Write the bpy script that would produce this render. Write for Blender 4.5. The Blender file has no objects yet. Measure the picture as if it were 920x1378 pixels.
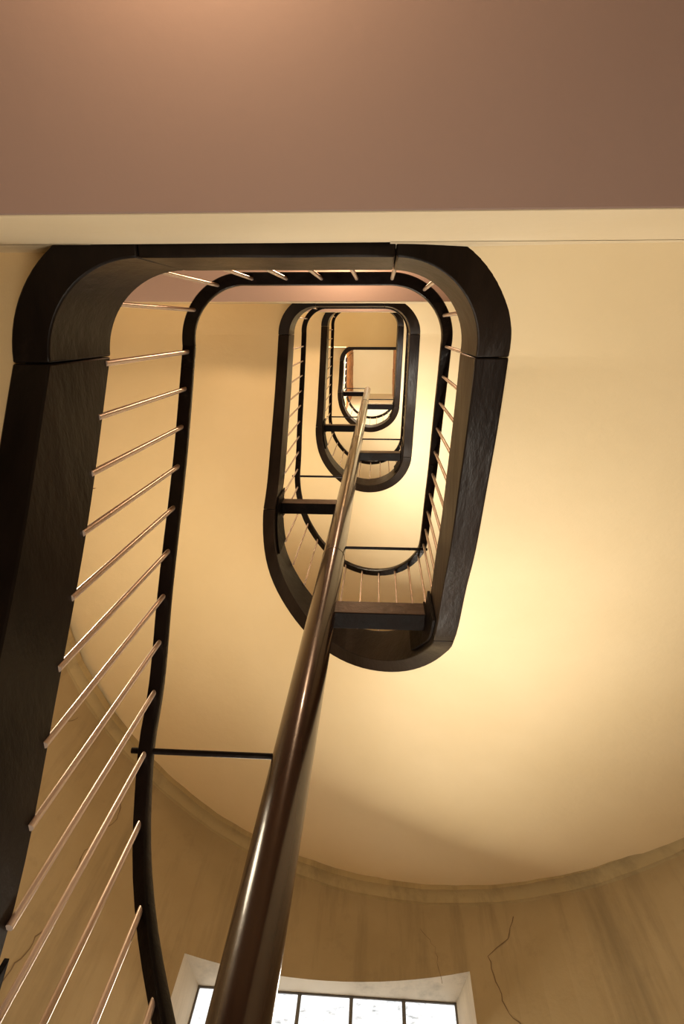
import bpy, math, random
from mathutils import Matrix, Vector
random.seed(4)
# ======================================================================
# Measurements.  Plan unit = distance from the lens axis to the left string;
# everything is worked out in plan units and scaled to metres on output.
# +Y runs from the landings to the rounded window end, +Z is up.
# ======================================================================
S = 0.72
F = 800.0
ZX, ZY = 512.0, 437.0
H = 4.43
Z0 = 2.5                       # eye height above the hall floor
XL, XR = -1.0, 0.407
XC = (XL + XR) / 2; RO = (XR - XL) / 2
YP = 1.55
RC = 0.37
DW = 0.105
SH = 0.385
RW = 2.80                      # radius of the apse wall
WL, WR = XC - RW, XC + RW
YB = -2.5                      # wall behind the landings
YF = -0.196                    # plaster edge of the landings
YT = [-0.27, -0.27, -0.275, -0.345, 0.49]

def pchip(pts):
    xs = [p[0] for p in pts]; ys = [p[1] for p in pts]
    n = len(xs); h = [xs[i+1]-xs[i] for i in range(n-1)]; d = [(ys[i+1]-ys[i])/h[i] for i in range(n-1)]
    m = [0]*n; m[0] = d[0]; m[-1] = d[-1]
    for i in range(1, n-1):
        if d[i-1]*d[i] > 0:
            w1 = 2*h[i]+h[i-1]; w2 = h[i]+2*h[i-1]; m[i] = (w1+w2)/(w1/d[i-1]+w2/d[i])
    def f(x):
        x = min(max(x, xs[0]), xs[-1]); i = 0
        while i < n-2 and x > xs[i+1]: i += 1
        t = (x-xs[i])/h[i]; a = t*t*t; b = t*t
        return (2*a-3*b+1)*ys[i]+(a-2*b+t)*h[i]*m[i]+(-2*a+3*b)*ys[i+1]+(a-b)*h[i]*m[i+1]
    return f
# u: 0 left joint, 1-2 landing edge, 3 right joint, 4-5 round end, 6 next left joint
_z = pchip([(0,1.61),(1,1.63),(2,1.65),(3,1.97),(3.17,2.055),(3.32,2.155),(3.56,2.32),(3.69,2.45),(4,2.74),(4.09,2.93),
            (4.29,3.31),(4.5,3.73),(4.7,4.22),(4.82,4.5),(4.95,4.85),(5,4.95),(5.1,5.13),(5.38,5.45),(5.67,5.755),(6,6.04)])
_z3 = pchip([(2,1.65),(3,2.05),(3.5,2.5),(4,3.15),(4.16,3.5),(4.31,3.85),(4.43,4.05),(4.77,4.92),(4.91,5.38),(5,5.58),(6,6.39)])
_rd = pchip([(0,.10),(1,.07),(2,.07),(3,.057),(4,.06),(4.5,.11),(4.8,.125),(5,.117),(5.3,.105),(6,.10)])
_rh = pchip([(0,1.26),(1,1.27),(2,1.27),(3,1.36),(3.3,1.43),(4,1.45),(4.8,1.47),(5,1.40),(5.3,1.32),(6,1.26)])
def zb(u, n):
    if n == 3 and u > 2: return _z3(u) + 2*H
    if n == 4: return 6.39 + 2*H + .03*min(u, 1)
    return _z(u) + (n-1)*H
def path(u, n, d=0.0):
    yt = YT[n]; rc = RC
    yj = yt + rc
    if u < 1:
        a = math.pi + u*math.pi/2
        return (XL+rc+(rc-d)*math.cos(a), yj+(rc-d)*math.sin(a))
    if u < 2:
        x1 = WR if n == 4 else XR-rc
        return (XL+rc+(u-1)*(x1-XL-rc), yt+d)
    if u < 3:
        a = 1.5*math.pi+(u-2)*math.pi/2
        return (XR-rc+(rc-d)*math.cos(a), yj+(rc-d)*math.sin(a))
    if u < 4:
        return (XR-d, yj+(u-3)*(YP-yj))
    if u < 5:
        a = (u-4)*math.pi
        return (XC+(RO-d)*math.cos(a), YP+(RO-d)*math.sin(a))
    ye = YT[min(n+1, 4)] + rc
    return (XL+d, YP+(u-5)*(ye-YP))
def rail_pt(u, n):
    x, y = path(u, n, _rd(u)); return (x, y, zb(u, n)+_rh(u))
def frange(a, b, step):
    k = max(1, int(round((b-a)/step))); return [a+(b-a)*i/k for i in range(k+1)]

# ======================================================================
# materials
# ======================================================================
class NT:
    def __init__(s, name):
        s.m = bpy.data.materials.new(name); s.m.use_nodes = True
        s.t = s.m.node_tree; s.b = s.t.nodes['Principled BSDF']
    def n(s, t, **kw):
        o = s.t.nodes.new(t)
        for k, v in kw.items():
            if k in o.inputs: o.inputs[k].default_value = v
            else: setattr(o, k, v)
        return o
    def l(s, a, b): s.t.links.new(a, b)
    def obj(s, scale=(1,1,1)):
        g = s.n('ShaderNodeNewGeometry'); mp = s.n('ShaderNodeMapping'); mp.inputs['Scale'].default_value = scale
        s.l(g.outputs['Position'], mp.inputs['Vector']); return mp.outputs['Vector']
    def noise(s, scale, detail=4, rough=.55, sc=(1,1,1)):
        o = s.n('ShaderNodeTexNoise'); o.inputs['Scale'].default_value = scale; o.inputs['Detail'].default_value = detail
        o.inputs['Roughness'].default_value = rough; s.l(s.obj(sc), o.inputs['Vector']); return o.outputs['Fac']
    def ramp(s, fac, stops):
        r = s.n('ShaderNodeValToRGB'); e = r.color_ramp.elements
        while len(e) < len(stops): e.new(.5)
        for i, (p, c) in enumerate(stops):
            e[i].position = p; e[i].color = (*c, 1) if len(c) == 3 else c
        s.l(fac, r.inputs['Fac']); return r.outputs['Color']
    def mix(s, fac, a, b, mode='MIX'):
        x = s.n('ShaderNodeMix', data_type='RGBA', blend_type=mode)
        if isinstance(fac, float): x.inputs[0].default_value = fac
        else: s.l(fac, x.inputs[0])
        for k, v in ((6, a), (7, b)):
            if isinstance(v, tuple): x.inputs[k].default_value = (*v, 1)
            else: s.l(v, x.inputs[k])
        return x.outputs[2]
    def bump(s, fac, strength, dist=.004):
        b = s.n('ShaderNodeBump'); b.inputs['Strength'].default_value = strength; b.inputs['Distance'].default_value = dist
        s.l(fac, b.inputs['Height']); s.l(b.outputs['Normal'], s.b.inputs['Normal'])

def plaster(name, base, dark, stain=False, rough=.75, bumps=.3):
    m = NT(name)
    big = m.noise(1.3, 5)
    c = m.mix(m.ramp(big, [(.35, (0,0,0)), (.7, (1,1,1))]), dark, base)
    if stain:
        st = m.noise(2.0, 6, .65, (3.5, 3.5, .35))
        c = m.mix(m.ramp(st, [(.50, (0,0,0)), (.72, (.55,.55,.55))]), c, tuple(x*.45 for x in base))
        sp = m.noise(5, 8, .7)
        c = m.mix(m.ramp(sp, [(.58, (0,0,0)), (.75, (.4,.4,.4))]), c, tuple(x*.55 for x in base))
    m.l(c, m.b.inputs['Base Color']); m.b.inputs['Roughness'].default_value = rough
    m.b.inputs['Specular IOR Level'].default_value = .25
    m.bump(m.noise(14, 6, .6), bumps, .008)
    return m.m
M = {}
M['soffit'] = plaster('soffit_plaster', (.86,.705,.465), (.81,.655,.415))
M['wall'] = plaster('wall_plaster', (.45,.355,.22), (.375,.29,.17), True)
M['fascia'] = plaster('fascia_plaster', (.90,.79,.60), (.82,.70,.50))
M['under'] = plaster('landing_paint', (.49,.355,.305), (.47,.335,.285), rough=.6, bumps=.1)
M['topunder'] = plaster('top_landing_paint', (.70,.53,.28), (.66,.49,.25))
M['reveal'] = plaster('reveal_paint', (.80,.72,.58), (.62,.54,.42), True)
M['cornice'] = plaster('cornice_plaster', (.50,.40,.235), (.41,.32,.18), True)
M['ceil'] = plaster('ceiling_paint', (.88,.82,.60), (.84,.78,.55))
def wood_dark(name, a, b, worn, rough=.36, grain=(1,1,1), spec=.22):
    m = NT(name)
    g = m.noise(9, 6, .6, grain)
    c = m.mix(m.ramp(g, [(.35, (0,0,0)), (.68, (1,1,1))]), a, b)
    w = m.noise(3.5, 7, .7)
    c = m.mix(m.ramp(w, [(.62, (0,0,0)), (.74, (.6,.6,.6))]), c, worn)
    m.l(c, m.b.inputs['Base Color'])
    r = m.n('ShaderNodeMapRange'); r.inputs['To Min'].default_value = rough-.1; r.inputs['To Max'].default_value = rough+.16
    m.l(g, r.inputs['Value']); m.l(r.outputs['Result'], m.b.inputs['Roughness'])
    m.b.inputs['Specular IOR Level'].default_value = spec
    m.bump(m.noise(26, 5, .6, grain), .5, .006)
    return m.m
M['string'] = wood_dark('dark_string_wood', (.012,.008,.006), (.026,.017,.013), (.05,.035,.026), grain=(1,.25,.5))
M['iron'] = wood_dark('dark_painted_steel', (.006,.004,.003), (.012,.007,.005), (.022,.014,.010), .45, spec=.08)
M['rail'] = wood_dark('black_handrail', (.010,.007,.006), (.018,.012,.010), (.03,.02,.017), .28)
M['front_lit'] = wood_dark('worn_lit_brown_steel', (.06,.036,.022), (.11,.068,.045), (.16,.10,.07), .34)  # bracket front: worn steel, with landing-side light put into its lighter colour
def pole_mat():
    m = NT('brown_column_paint')
    g = m.noise(6, 5, .6, (1,1,.25))
    m.l(m.mix(m.ramp(g, [(.35,(0,0,0)),(.7,(1,1,1))]), (.036,.017,.010), (.062,.032,.019)), m.b.inputs['Base Color'])
    m.b.inputs['Roughness'].default_value = .24; m.b.inputs['Coat Weight'].default_value = .3
    m.bump(m.noise(40, 3), .12, .002)
    return m.m
M['pole'] = pole_mat()
def metal():
    m = NT('beige_baluster_metal')
    m.b.inputs['Base Color'].default_value = (.66,.52,.43,1); m.b.inputs['Metallic'].default_value = .3
    m.b.inputs['Roughness'].default_value = .27; return m.m
M['baluster'] = metal()
def simple(name, col, rough=.6, noise=.2):
    m = NT(name); g = m.noise(8, 5)
    m.l(m.mix(g, tuple(c*(1-noise) for c in col), tuple(min(1, c*(1+noise)) for c in col)), m.b.inputs['Base Color'])
    m.b.inputs['Roughness'].default_value = rough; return m.m
M['crack'] = simple('crack_shadow', (.20,.14,.08), .9)
M['joint'] = simple('joint_shadow', (.006,.004,.003), .9)
M['step'] = simple('step_wood', (.22,.13,.07), .5)
M['floor'] = simple('floor_tile', (.45,.36,.25), .4)
M['frame'] = simple('window_joint', (.16,.15,.14), .6)
def woodlining():
    m = NT('orange_board'); g = m.noise(3.0, 6, .7, (1, 2.2, .7))
    m.l(m.ramp(g, [(.3,(.16,.06,.02)), (.52,(.48,.22,.07)), (.72,(.65,.36,.15))]), m.b.inputs['Base Color'])
    m.b.inputs['Roughness'].default_value = .5; return m.m
M['board'] = woodlining()
def glass():
    m = NT('glass_block')
    a = m.noise(30, 4, .7, (1, 1, 2.6)); b = m.noise(9, 6, .7, (1.2, 1, 3.5))
    c = m.mix(m.ramp(a, [(.36,(.50,.55,.60)), (.6,(1,1,1))]), (.72,.76,.8), (1,1,1), 'MULTIPLY')
    c = m.mix(m.ramp(b, [(.40,(.50,.53,.55)), (.56,(1,1,1))]), c, (.97,.98,1.0), 'SCREEN')
    m.b.inputs['Base Color'].default_value = (.25,.27,.28,1); m.b.inputs['Roughness'].default_value = .12
    e = m.mix(m.ramp(b, [(.36,(0,0,0)), (.52,(1,1,1))]), m.ramp(a, [(.38,(.30,.33,.35)), (.60,(.9,.93,.97))]), (1,1,1))
    m.l(e, m.b.inputs['Emission Color']); m.b.inputs['Emission Strength'].default_value = .84
    return m.m
M['glass'] = glass()

# ======================================================================
# mesh helpers
# ======================================================================
col = bpy.context.scene.collection
def W(p): return (p[0]*S, p[1]*S, (p[2]+Z0)*S)
class MB:
    def __init__(s): s.v = []; s.f = []; s.mi = []
    def add(s, vs, fs, mi=0):
        o = len(s.v); s.v += [W(p) for p in vs]; s.f += [tuple(i+o for i in f) for f in fs]; s.mi += [mi]*len(fs)
    def grid(s, rows, closed=False, mi=0, cap=False):
        n = len(rows[0]); vs = [p for r in rows for p in r]; fs = []
        for i in range(len(rows)-1):
            for j in range(n if closed else n-1):
                k = (j+1) % n; fs.append((i*n+j, i*n+k, (i+1)*n+k, (i+1)*n+j))
        if cap:
            fs.append(tuple(range(n-1, -1, -1))); fs.append(tuple((len(rows)-1)*n+j for j in range(n)))
        s.add(vs, fs, mi)
    def box(s, x0, x1, y0, y1, z0, z1, mi=0):
        vs = [(x,y,z) for x in (x0,x1) for y in (y0,y1) for z in (z0,z1)]
        s.add(vs, [(0,1,3,2),(4,6,7,5),(0,4,5,1),(2,3,7,6),(0,2,6,4),(1,5,7,3)], mi)
    def tube(s, a, b, r, seg=14, mi=0, cap=True):
        a = Vector(a); b = Vector(b); d = (b-a).normalized(); t = Vector((0,0,1)) if abs(d.z) < .9 else Vector((1,0,0))
        x = d.cross(t).normalized(); y = d.cross(x)
        ring = lambda c: [tuple(c+x*r*math.cos(2*math.pi*i/seg)+y*r*math.sin(2*math.pi*i/seg)) for i in range(seg)]
        s.grid([ring(a), ring(b)], True, mi, cap)
    def build(s, name, mats, parent=None, smooth=False, bevel=0, sharp=40):
        me = bpy.data.meshes.new(name); me.from_pydata(s.v, [], s.f)
        if not isinstance(mats, (list, tuple)): mats = [mats]
        for m in mats: me.materials.append(m)
        for p, i in zip(me.polygons, s.mi): p.material_index = i
        me.update()
        import bmesh
        bm = bmesh.new(); bm.from_mesh(me); bmesh.ops.recalc_face_normals(bm, faces=bm.faces); bm.to_mesh(me); bm.free()
        if smooth:
            for p in me.polygons: p.use_smooth = True
            me.set_sharp_from_angle(angle=math.radians(sharp))
        o = bpy.data.objects.new(name, me); col.objects.link(o)
        if parent is not None:
            o.parent = parent; o.matrix_parent_inverse = parent.matrix_basis.inverted()
        if bevel:
            b = o.modifiers.new('bevel', 'BEVEL'); b.width = bevel; b.segments = 2; b.limit_method = 'ANGLE'
        return o
def thing(name, label, cat, at=(0,0,0), group=None):
    o = bpy.data.objects.new(name, None); o.empty_display_size = .1; o.location = W(at); col.objects.link(o)
    o['label'] = label; o['category'] = cat
    if group: o['group'] = group
    return o
def structure(o): o['kind'] = 'structure'; return o

# ======================================================================
# the flights: plastered underside, closed string, steps
# ======================================================================
def string_piece(name, n, u0, u1, parent, step=.05, gap=0.0):
    mb = MB(); us = frange(u0, u1, step); rows = []
    for i, u in enumerate(us):
        uu = min(u, 5.99999)
        a = path(uu, n, 0); b = path(uu, n, DW); z = zb(u, n)
        wob = .007*math.sin((u-1)*12+n)*max(0, math.sin((u-.95)/1.1*math.pi)) if 0.95 < u < 2.05 else 0
        z += wob
        rows.append([(a[0],a[1],z), (b[0],b[1],z), (b[0],b[1],z+SH), (a[0],a[1],z+SH)])
    mb.grid(rows, True, 0, True)
    return mb.build(name, M['string'], parent, True, .004, 35)

def zsof(y, n):
    """height of the plaster beside the wall on the first, rising flight"""
    u = 3+(y-path(3, n)[1])/(YP-path(3, n)[1]); t = max(0.0, min(1.0, (y-YF)/(.95-YF)))
    a = zb(2.2, n)-.03; straight = zb(3.6, n)+.012
    z1 = zb(max(3, u), n)+.012
    return a+(straight-a)*(y-YF)/(path(3.6, n)[1]-YF) if u < 3.6 and y < path(3.6, n)[1] else z1
def smooth_rows(rows, it=160):
    """ease the plaster where straight and round stretches meet, keeping its edge on the string"""
    z = [[p[2] for p in r] for r in rows]; m = len(rows)
    for _ in range(it):
        for k in range(2, 11):
            f = min(1, (k-1)/3)*.5
            for i in range(4, m-1):
                a, b, c = rows[i-1][k], rows[i][k], rows[i+1][k]
                d0 = math.hypot(b[0]-a[0], b[1]-a[1]); d1 = math.hypot(c[0]-b[0], c[1]-b[1])
                if d0+d1 > 1e-6:
                    z[i][k] += f*((z[i-1][k]*d1+z[i+1][k]*d0)/(d0+d1)-z[i][k])
    return [[(p[0], p[1], z[i][k]) for k, p in enumerate(r)] for i, r in enumerate(rows)]
def soffit_rows(n, part):
    rows = []
    if part == 'start':                       # from the landing edge round the right corner
        for u in frange(2.2, 3, .025):
            a = path(min(u, 2.9999), n, .03); y = max(a[1], YF-.0015)
            t = (u-2.2)/.8; z = zb(u, n)+.012
            zw = zsof(y, n)-.045*math.exp(-max(0, y-YF)/.018)
            rows.append([(a[0]+(WR-a[0])*k/10, y, z+(zw-z)*min(1, k/4)) for k in range(11)])
    if part == 'main':
        for u in frange(3, 4, .025)[1 if n else 0:-1]:
            a = path(u, n, .03); z = zb(u, n)+.012; zw = zsof(a[1], n) if n else z
            rows.append([(a[0]+(WR-a[0])*k/10, a[1], z+(zw-z)*min(1, k/4)) for k in range(11)])
        for u in frange(4, 5, .0208)[:-1]:
            an = (u-4)*math.pi; z = zb(u, n)+.012
            rows.append([(XC+r*math.cos(an), YP+r*math.sin(an), z) for r in [RO-.03+(RW-RO+.03)*k/10 for k in range(11)]])
        for u in frange(5, 6, .1):
            a = path(min(u, 5.99999), n, .03); z = zb(u, n)+.012
            rows.append([(a[0]+(WL-a[0])*k/10, a[1], z) for k in range(11)])
    if part == 'end':                         # left corner below the next landing
        nn = n+1; z6 = zb(6, n)+.012; y6 = path(0, nn, 0)[1]
        yf = YF if nn < 4 else YT[4]
        for u in frange(0, .78, .13):
            a = path(u, nn, .03); y = max(a[1], yf)
            z = z6 + .55*(y6-y)
            rows.append([(a[0]+(WL-a[0])*k/10, y, z) for k in range(11)])
    return rows
flight_labels = {
 0: 'nearest and lowest flight with large black string along the left edge',
 1: 'first full turn, wide cream underside and dark string sweeping over the window',
 2: 'second turn of dark string and cream underside, rising above the first full turn',
 3: 'smallest top turn of dark string rising to the highest landing, around the pole tip'}
for n in range(0, 4):
    t = thing('stair_flight', flight_labels[n], 'staircase', (XC, YP, zb(3, n)), 'turns of the winding staircase')
    mb = MB()
    mb.grid(smooth_rows((soffit_rows(n, 'start') if n > 0 else [])+soffit_rows(n, 'main'))); mb.grid(soffit_rows(n, 'end'))
    mb.build('soffit', M['soffit'], t, True, 0, 60)
    if n > 0:
        string_piece('corner_string', n, 0, .996, t)
        string_piece('landing_string', n, 1.0, 1.996, t, .08)
        string_piece('corner_string', n, 2.0, 2.996, t)
    string_piece('straight_string', n, 3.0, 3.9985, t)
    string_piece('curved_string', n, 4.0, 4.9988, t, .025)
    string_piece('straight_string', n, 5.0, 5.9985, t)
    # steps resting on the slab
    mb = MB(); N = 19
    for k in range(N):
        ua = 3+3*k/N; ub = 3+3*(k+1)/N
        def pr(u):
            u = min(u, 5.9999); a = path(u, n, 0)
            if u < 4: return a, (WR, a[1])
            if u < 5:
                an = (u-4)*math.pi; return a, (XC+RW*math.cos(an), YP+RW*math.sin(an))
            return a, (WL, a[1])
        q = [pr(ua+(ub-ua)*i/3) for i in range(4)]
        zt = zb(ub, n)+.30; zlo = zt-.08
        ring = [p[0] for p in q]+[p[1] for p in q[::-1]]; m = len(ring)
        mb.add([(x,y,zlo) for x,y in ring]+[(x,y,zt) for x,y in ring],
               [tuple(range(m-1,-1,-1)), tuple(range(m, 2*m))]+[(i,(i+1)%m,(i+1)%m+m,i+m) for i in range(m)])
    mb.build('steps', M['step'], t)

# ======================================================================
# landings
# ======================================================================
land_labels = {1: 'mauve-brown underside of the first landing filling the top of the photo, cream plaster edge',
 2: 'pinkish underside of the second landing, seen inside the largest string loop',
 3: 'thin strip of the third landing seen just above the innermost loops',
 4: 'yellowish underside of the topmost landing inside the smallest loop'}
for n in range(1, 5):
    t = thing('stair_landing', land_labels[n], 'landing', (XC, YB, zb(1, n)-.4), 'landings of the stairwell')
    z = zb(1, n)
    yf = YF if n < 4 else YT[4]+.02
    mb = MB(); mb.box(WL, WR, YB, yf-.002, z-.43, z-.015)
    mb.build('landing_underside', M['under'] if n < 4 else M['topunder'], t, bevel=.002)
    mb = MB(); mb.box(WL, WR, yf-.002, yf, z-.428, z-.012 if n < 4 else z-.02)
    if n < 4:
        mb.box(.02, WR, yf-.002, yf, z-.02, z+.12); mb.box(WL, XL+.25, yf-.002, yf, z-.02, z+.25)
    mb.build('edge_fascia', M['fascia'] if n < 4 else M['topunder'], t)
    mb = MB(); mb.box(WL, WR, YB, (YT[n] if n < 4 else YT[4])-.005, z-.01, z+.3)
    mb.build('landing_floor', M['step'], t)
    if n == 4:
        string_piece('corner_string', 4, 0, .998, t)
        mb = MB(); y = YT[4]; mb.box(XL+RC, WR, y, y+DW, z, z+SH)
        mb.build('landing_string', M['string'], t, bevel=.004)

# ======================================================================
# railings
# ======================================================================
rail_labels = {0: 'black handrail with long pale metal balusters nearest the camera, beside the left string',
 1: 'black handrail with pale balusters inside the largest full loop, crossed by the pole',
 2: 'small black handrail with short balusters inside the second loop',
 3: 'tiny black handrail with balusters inside the topmost loop'}
def rail_profile(u, n):
    e = 1e-3; a = rail_pt(max(u-e, 0), n); b = rail_pt(min(u+e, 5.9999), n)
    d = Vector(b)-Vector(a); d.z *= 1; d.normalize()
    side = Vector((d.y, -d.x, 0)).normalized(); up = side.cross(d)
    if up.z < 0: up = -up
    c = Vector(rail_pt(min(u, 5.9999), n)); w, h = .0285, .026
    pts = [(-w,-h*.7),(-w*.85,-h),(w*.85,-h),(w,-h*.7),(w,h*.3),(w*.6,h),(-w*.6,h),(-w,h*.3)]
    return [tuple(c+side*x+up*y) for x, y in pts]
SPACING = .160; PHASE = {0: 0.142, 1: .17, 2: .17, 3: .17}
for n in range(0, 4):
    t = thing('stair_railing', rail_labels[n], 'railing', (XC, YP, zb(3, n)+SH), 'railings along the winding stair')
    u0 = 0.0 if n > 0 else 3.0
    mb = MB(); us = frange(u0, 5.999, .03)
    mb.grid([rail_profile(u, n) for u in us], True, 0, True)
    if n == 3:
        pass
    mb.build('handrail', M['rail'], t, True, 0, 50)
    # balusters at even spacing along the rail plan
    us = frange(u0, 5.999, .004); acc = 0; nxt = PHASE[n]; last = None; proto = None
    spots = []
    for u in us:
        p = path(min(u, 5.9999), n, _rd(u))
        if last: acc += math.dist(p, last)
        last = p
        if acc >= nxt: spots.append(u); nxt += SPACING
    if n == 0:                                # wider spacing on the lowest flight, counted down from its head
        spots = []; acc = 0; nxt = 0; last = None
        for u in [5.985-.004*i for i in range(746)]:
            p = path(u, n, _rd(u))
            if last: acc += math.dist(p, last)
            last = p
            if acc >= nxt: spots.append(u); nxt += .162
    for u in spots:
        x, y = path(u, n, _rd(u)); mb = MB()
        mb.tube((x, y, zb(u, n)+SH-.03), (x, y, zb(u, n)+_rh(u)-.018), .0105 if n == 0 else .0085, 10)
        mb.build('baluster', M['baluster'], t, True)

# ======================================================================
# column with brackets and brace rods
# ======================================================================
PX, PY, PR = -.305, 1.59, .079
ZTOP = 15.55
t = thing('support_pole', 'tall glossy brown round steel pole rising through the stairwell with welded bracket beams', 'pole', (PX, PY, -Z0))
mb = MB(); seg = 48; rows = []
for z, r in [(-Z0, PR), (4.05, PR), (4.06, PR*1.0), (ZTOP-.06, PR), (ZTOP-.02, PR*.93), (ZTOP, PR*.8)]:
    rows.append([(PX+r*math.cos(2*math.pi*i/seg), PY+r*math.sin(2*math.pi*i/seg), z) for i in range(seg)])
mb.grid(rows, True, 0, True); mb.build('pole_shaft', M['pole'], t, True, 0, 50)
for z in (3.95, 8.4, 12.8):
    mb = MB(); rows = []
    for dz, r in [(-.012, PR), (-.008, PR+.0018), (.008, PR+.0018), (.012, PR)]:
        rows.append([(PX+r*math.cos(2*math.pi*i/seg), PY+r*math.sin(2*math.pi*i/seg), z+dz) for i in range(seg)])
    mb.grid(rows, True); mb.build('weld_seam', M['pole'], t, True)
def bracket(x0, x1, zlo, side, n):
    mb = MB(); y0, y1, hh = 1.562, 1.665, .15
    xa, xb = (x0, x1)
    mb.box(xa, xb, y0, y1, zlo, zlo+hh)
    mb.mi = [1 if all(abs(mb.v[i][1]-y0*S) < 1e-6 for i in f) else 0 for f in mb.f]
    b = mb.build('bracket_beam', [M['iron'], M['front_lit']], t, bevel=.004)
    # weld beads at both ends
    mb = MB()
    # end plate bent along the inner face of the string
    us = frange(3.90, 4.16, .02) if side > 0 else frange(4.84, 5.045, .02)
    rows = []
    for u in us:
        p = path(u, n, DW+.002); q = path(u, n, DW+.016); z = zb(u, n)
        lo, hi = z+.06, z+SH+.02
        rows.append([(p[0],p[1],lo),(q[0],q[1],lo),(q[0],q[1],hi),(p[0],p[1],hi)])
    mb.grid(rows, True, 0, True)
    pl = mb.build('end_plate', M['iron'], b, bevel=.001)
    mb = MB(); xw = xb if side > 0 else xa
    for k in range(16):
        f = k/15
        mb.tube((xw-side*.006, y0-.002, zlo+hh*f-.006), (xw-side*.006, y0-.002, zlo+hh*f+.006), .006, 6)
        mb.tube((xw-side*.006, y0+(y1-y0)*f-.006, zlo-.002), (xw-side*.006, y0+(y1-y0)*f+.006, zlo-.002), .006, 6)
    mb.build('weld_bead', M['iron'], b, True)
for n in range(0, 4):
    zr = zb(4, n)+.31; zl = zb(5, n)+.235
    if n > 0: bracket(PX+PR*.8, XR-DW-.01, zr, 1, n)
    bracket(XL+DW+.01, PX-PR*.8, zl, -1, n)
def rod(x0, x1, z, r=.011):
    mb = MB(); mb.tube((x0, 1.59, z), (x1, 1.59, z), r, 10)
    mb.build('brace_rod', M['rail'], t, True)
for n in range(0, 4):
    rl = zb(5, n)+_rh(5)-.035; rr = zb(4, n)+_rh(4)-.035
    rod(XL+.06, PX-PR*.9, rl, .0115)
    if n > 0: rod(PX+PR*.9, XR-.03, rr)

# ======================================================================
# the shell: walls, windows, floor, ceiling
# ======================================================================
ZTOPC = 17.6
A0, A1 = math.radians(69.5), math.radians(110.5)
WZ = [(1.35+H*k, 2.95+H*k) for k in range(-1, 4)]
WZ = [w for w in WZ if w[0] > -2.4]
mb = MB()
angs = sorted([math.pi*i/48 for i in range(49) if abs(math.pi*i/48-A0) > .02 and abs(math.pi*i/48-A1) > .02]+[A0, A1])
zs = [-Z0]
for a, b in WZ: zs += [a, b]
zs += [ZTOPC]
wp = lambda a, z, r=RW: (XC+r*math.cos(a), YP+r*math.sin(a), z)
for i in range(len(angs)-1):
    for j in range(len(zs)-1):
        mid = (angs[i]+angs[i+1])/2; hole = (j % 2 == 1) and A0 < mid < A1
        if not hole:
            mb.add([wp(angs[i],zs[j]), wp(angs[i+1],zs[j]), wp(angs[i+1],zs[j+1]), wp(angs[i],zs[j+1])], [(0,1,2,3)])
# hairline cracks in the plaster
def crack(pts, w=.006):
    poly = []
    for (a0, z0), (a1, z1) in zip(pts, pts[1:]):
        k = max(2, int(math.hypot((a1-a0)*RW, z1-z0)/.035))
        for i in range(k):
            f = i/k; poly.append((a0+(a1-a0)*f+random.uniform(-.004,.004), z0+(z1-z0)*f))
    poly.append(pts[-1])
    L = []
    for i, (a, z) in enumerate(poly):
        b = poly[min(i+1, len(poly)-1)]; p = poly[max(i-1, 0)]
        da, dz = (b[0]-p[0])*RW, b[1]-p[1]; l = math.hypot(da, dz) or 1
        ww = w*random.uniform(.3, 1)*.5
        L.append([wp(a-dz/l*ww/RW, z+da/l*ww, RW-.003), wp(a+dz/l*ww/RW, z-da/l*ww, RW-.003)])
    mb.grid(L, mi=1)
def rad(d): return math.radians(d)
crack([(rad(62),3.24),(rad(63.5),3.1),(rad(66.5),3.02),(rad(66.3),2.85),(rad(65),2.65),(rad(63),2.5),(rad(62),2.3)], .009)
crack([(rad(130),4.0),(rad(128),3.7),(rad(130),3.3),(rad(129),2.9),(rad(131),2.4),(rad(133),2.0)], .009)
crack([(rad(124),3.95),(rad(123.5),3.7),(rad(125),3.5)], .006)
crack([(rad(97),3.4),(rad(97.5),3.1),(rad(97),2.97)], .004)
crack([(rad(143),4.2),(rad(146),3.9),(rad(150),3.7)], .006)
crack([(rad(76),3.3),(rad(74),3.15),(rad(73.5),2.9)], .004)
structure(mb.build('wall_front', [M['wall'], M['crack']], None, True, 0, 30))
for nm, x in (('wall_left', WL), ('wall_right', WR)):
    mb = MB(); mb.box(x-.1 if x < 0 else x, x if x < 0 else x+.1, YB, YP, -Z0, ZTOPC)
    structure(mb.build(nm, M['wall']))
mb = MB(); mb.box(WL-.1, WR+.1, YB-.1, YB, -Z0, ZTOPC); structure(mb.build('wall_back', M['wall']))
mb = MB(); mb.box(WL-.1, WR+.1, YB-.1, YP+RW+.4, -Z0-.1, -Z0); structure(mb.build('floor', M['floor']))

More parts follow.
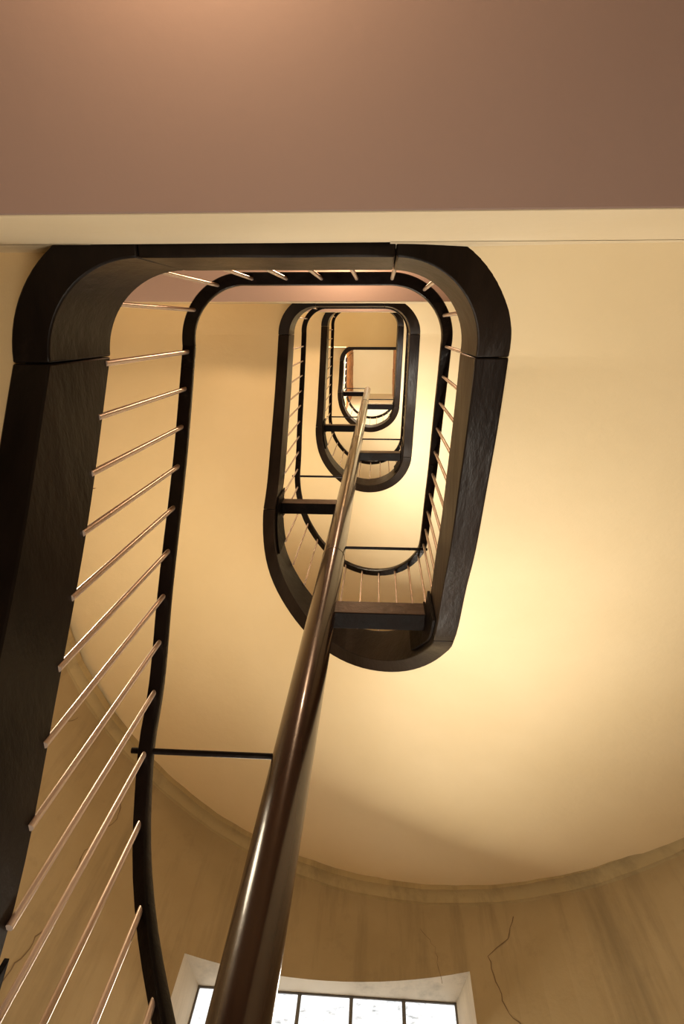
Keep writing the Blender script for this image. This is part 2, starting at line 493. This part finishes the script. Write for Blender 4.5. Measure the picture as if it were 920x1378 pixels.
# windows of glass blocks in splayed plaster reveals
YG = 4.50
for k, (z0, z1) in enumerate(WZ):
    root = bpy.data.objects.new('window_%d' % (k+1), None); root.location = W((XC, YG, z0)); col.objects.link(root)
    structure(root)
    xl0, xr0 = XC-.91, XC+.91; gz0, gz1 = z0+.03, z1+.012
    mb = MB(); arc = [A1+(A0-A1)*i/16 for i in range(17)]
    top = [wp(a, z1) for a in arc]; gtop = [(xl0+(xr0-xl0)*i/16, YG, gz1) for i in range(17)]
    bot = [wp(a, z0) for a in arc]; gbot = [(xl0+(xr0-xl0)*i/16, YG, gz0) for i in range(17)]
    mb.grid([top, gtop]); mb.grid([bot, gbot])
    mb.add([top[0], gtop[0], gbot[0], bot[0]], [(0,1,2,3)]); mb.add([top[-1], gtop[-1], gbot[-1], bot[-1]], [(0,1,2,3)])
    mb.build('window_reveal', M['reveal'], root, True, 0, 30)
    nx, nz = 5, 4; bw = (xr0-xl0)/nx; bh = (gz1-gz0)/nz; j = .012
    mb = MB(); mb.box(xl0-.05, xr0+.05, YG+.02, YG+.06, gz0-.05, gz1+.05)
    for i in range(nx+1): mb.box(xl0+bw*i-j, xl0+bw*i+j, YG-.004, YG+.03, gz0, gz1)
    for i in range(nz+1): mb.box(xl0, xr0, YG-.0035, YG+.03, gz0+bh*i-j, gz0+bh*i+j)
    mb.build('window_frame', M['frame'], root)
    mb = MB()
    for a in range(nx):
        for b in range(nz):
            mb.box(xl0+bw*a+j, xl0+bw*(a+1)-j, YG+.002, YG+.05, gz0+bh*b+j, gz0+bh*(b+1)-j)
    mb.build('glass_pane', M['glass'], root, bevel=.004)
# plaster moulding between wall and the underside of each turn
for n in range(0, 4):
    mb = MB(); rows = []
    for u in frange(4, 5, .0104):
        a = (u-4)*math.pi; z = zb(u, n)+.012; r = RW
        w = .003*math.sin(u*90)+.003*math.sin(u*211)
        rows.append([wp(a, z+.06, r-.086+w), wp(a, z-.018, r-.086+w), wp(a, z-.022, r-.066), wp(a, z-.046, r-.034), wp(a, z-.075, r-.020+w), wp(a, z-.078, r-.010+w), wp(a, z-.088, r+.002)])
    mb.grid(rows); structure(mb.build('trim_%d' % (n+1), M['cornice'], None, True, 0, 35))
# top ceiling with a recess lined with boards at both sides
cx0, cx1, cy0, cy1 = -.97, .47, .30, 2.40; cz = ZTOPC; ct = ZTOPC+4.4
mb = MB()
mb.box(WL-.1, cx0, YB-.1, YP+RW+.1, cz, cz+.2); mb.box(cx1, WR+.1, YB-.1, YP+RW+.1, cz, cz+.2)
mb.box(cx0, cx1, YB-.1, cy0, cz, cz+.2); mb.box(cx0, cx1, cy1, YP+RW+.1, cz, cz+.2)
mb.box(cx0-.1, cx1+.1, cy0-.1, cy0, cz+.2, ct); mb.box(cx0-.1, cx1+.1, cy1, cy1+.1, cz+.2, ct)
mb.box(cx0-.1, cx1+.1, cy0-.1, cy1+.1, ct, ct+.1)
structure(mb.build('ceiling', M['ceil']))
for k, (xa, xb) in enumerate(((cx0-.1, cx0+.01), (cx1-.01, cx1+.1))):
    mb = MB()
    y = cy0; i = 0
    while y < cy1-.02:
        w = (.62, .5, .7, .55)[(i+k) % 4]; y2 = min(y+w, cy1)
        mb.box(xa+(.01 if i % 2 else 0), xb+(.012 if i % 2 else 0), y+.008, y2-.008, cz+.01, ct-.005); y = y2; i += 1
    structure(mb.build('trim_%d' % (k+5), M['board'], None, bevel=.004))

# ======================================================================
# light: daylight entering through the glass blocks, warm lamps under landings, added fill lights elsewhere
# ======================================================================
def area(name, loc, rot, sx, sy, e, c):
    d = bpy.data.lights.new(name, 'AREA'); d.shape = 'RECTANGLE'; d.size = sx*S; d.size_y = sy*S; d.energy = e; d.color = c
    o = bpy.data.objects.new(name, d); o.location = W(loc); o.rotation_euler = rot; col.objects.link(o); return o
def point(name, loc, e, c, r=.07):
    d = bpy.data.lights.new(name, 'POINT'); d.energy = e; d.color = c; d.shadow_soft_size = r
    o = bpy.data.objects.new(name, d); o.location = W(loc); col.objects.link(o); return o
def spot(name, loc, to, e, c, ang=118, r=.22):
    d = bpy.data.lights.new(name, 'SPOT'); d.energy = e; d.color = c; d.spot_size = math.radians(ang); d.spot_blend = 1; d.shadow_soft_size = r
    o = bpy.data.objects.new(name, d); o.location = W(loc); col.objects.link(o)
    o.rotation_euler = (Vector(to)-Vector(loc)).to_track_quat('-Z', 'Y').to_euler(); return o
DAY = (1, .92, .78); FILL = (1, .93, .81); WARM = (1, .72, .46)
for k, (z0, z1) in enumerate(WZ):
    o = area('window_daylight', (XC, YG-.06, (z0+z1)/2), (math.radians(-60), 0, 0), 1.75, 1.5, 27, DAY)
for n in range(1, 5):
    z = zb(1, n)-.43
    point('landing_lamp', (-.3, -.85 if n < 4 else -1.5, z-.2), 4 if n == 1 else 22, WARM)
    if n < 4:
        # added soft fills; the spot stands in for daylight bounced off the stair below
        spot('stair_fill', (.05, 2.35, zb(4.3, n)-2.35), (.15, 1.0, zb(4.2, n)+.1), 57 if n == 1 else 95, FILL)
        point('stair_fill', (-2.2, .7, zb(5.5, n)-2.5), 36 if n == 1 else 48, (1, .86, .64), .2)  # added to brighten the left underside, no fitting here
point('hall_fill', (-.1, 1.2, -.6), 32, FILL, .3)  # added soft fill from below, not a known fitting
point('top_fill', (-.1, .30, 16.0), 260, (1, .90, .74), .15)  # added behind the top landing to brighten the ceiling recess
w = bpy.data.worlds.new('world'); bpy.context.scene.world = w; w.use_nodes = True
w.node_tree.nodes['Background'].inputs['Color'].default_value = (.9, .8, .65, 1)
w.node_tree.nodes['Background'].inputs['Strength'].default_value = .05

# ======================================================================
# camera: standing in the hall, looking up the well
# ======================================================================
def _n(a): l = math.sqrt(sum(c*c for c in a)); return [c/l for c in a]
v = _n([ZX-460, ZY-689, F])
b_ = -(ZX-460)/(F+(ZY-689)*(430-689)/F); dx = [1, (430-689)*b_/F, b_]
k = sum(p*q for p, q in zip(dx, v)); dx = _n([dx[i]-k*v[i] for i in range(3)])
dy = [v[1]*dx[2]-v[2]*dx[1], v[2]*dx[0]-v[0]*dx[2], v[0]*dx[1]-v[1]*dx[0]]
right = Vector((dx[0], dy[0], v[0])); down = Vector((dx[1], dy[1], v[1])); fwd = Vector((dx[2], dy[2], v[2]))
cam = bpy.data.cameras.new('camera'); cam.sensor_fit = 'VERTICAL'; cam.sensor_height = 36; cam.lens = F/1378*36; cam.clip_start = .02
co = bpy.data.objects.new('camera', cam); col.objects.link(co)
mt = Matrix((right, -down, -fwd)).transposed().to_4x4(); mt.translation = Vector(W((0,0,0)))
co.matrix_world = mt
sc = bpy.context.scene; sc.camera = co
sc.view_settings.view_transform = 'Standard'; sc.view_settings.look = 'Medium High Contrast'; sc.view_settings.exposure = .25
sc.cycles.use_denoising = True; sc.cycles.max_bounces = 8; sc.cycles.diffuse_bounces = 5
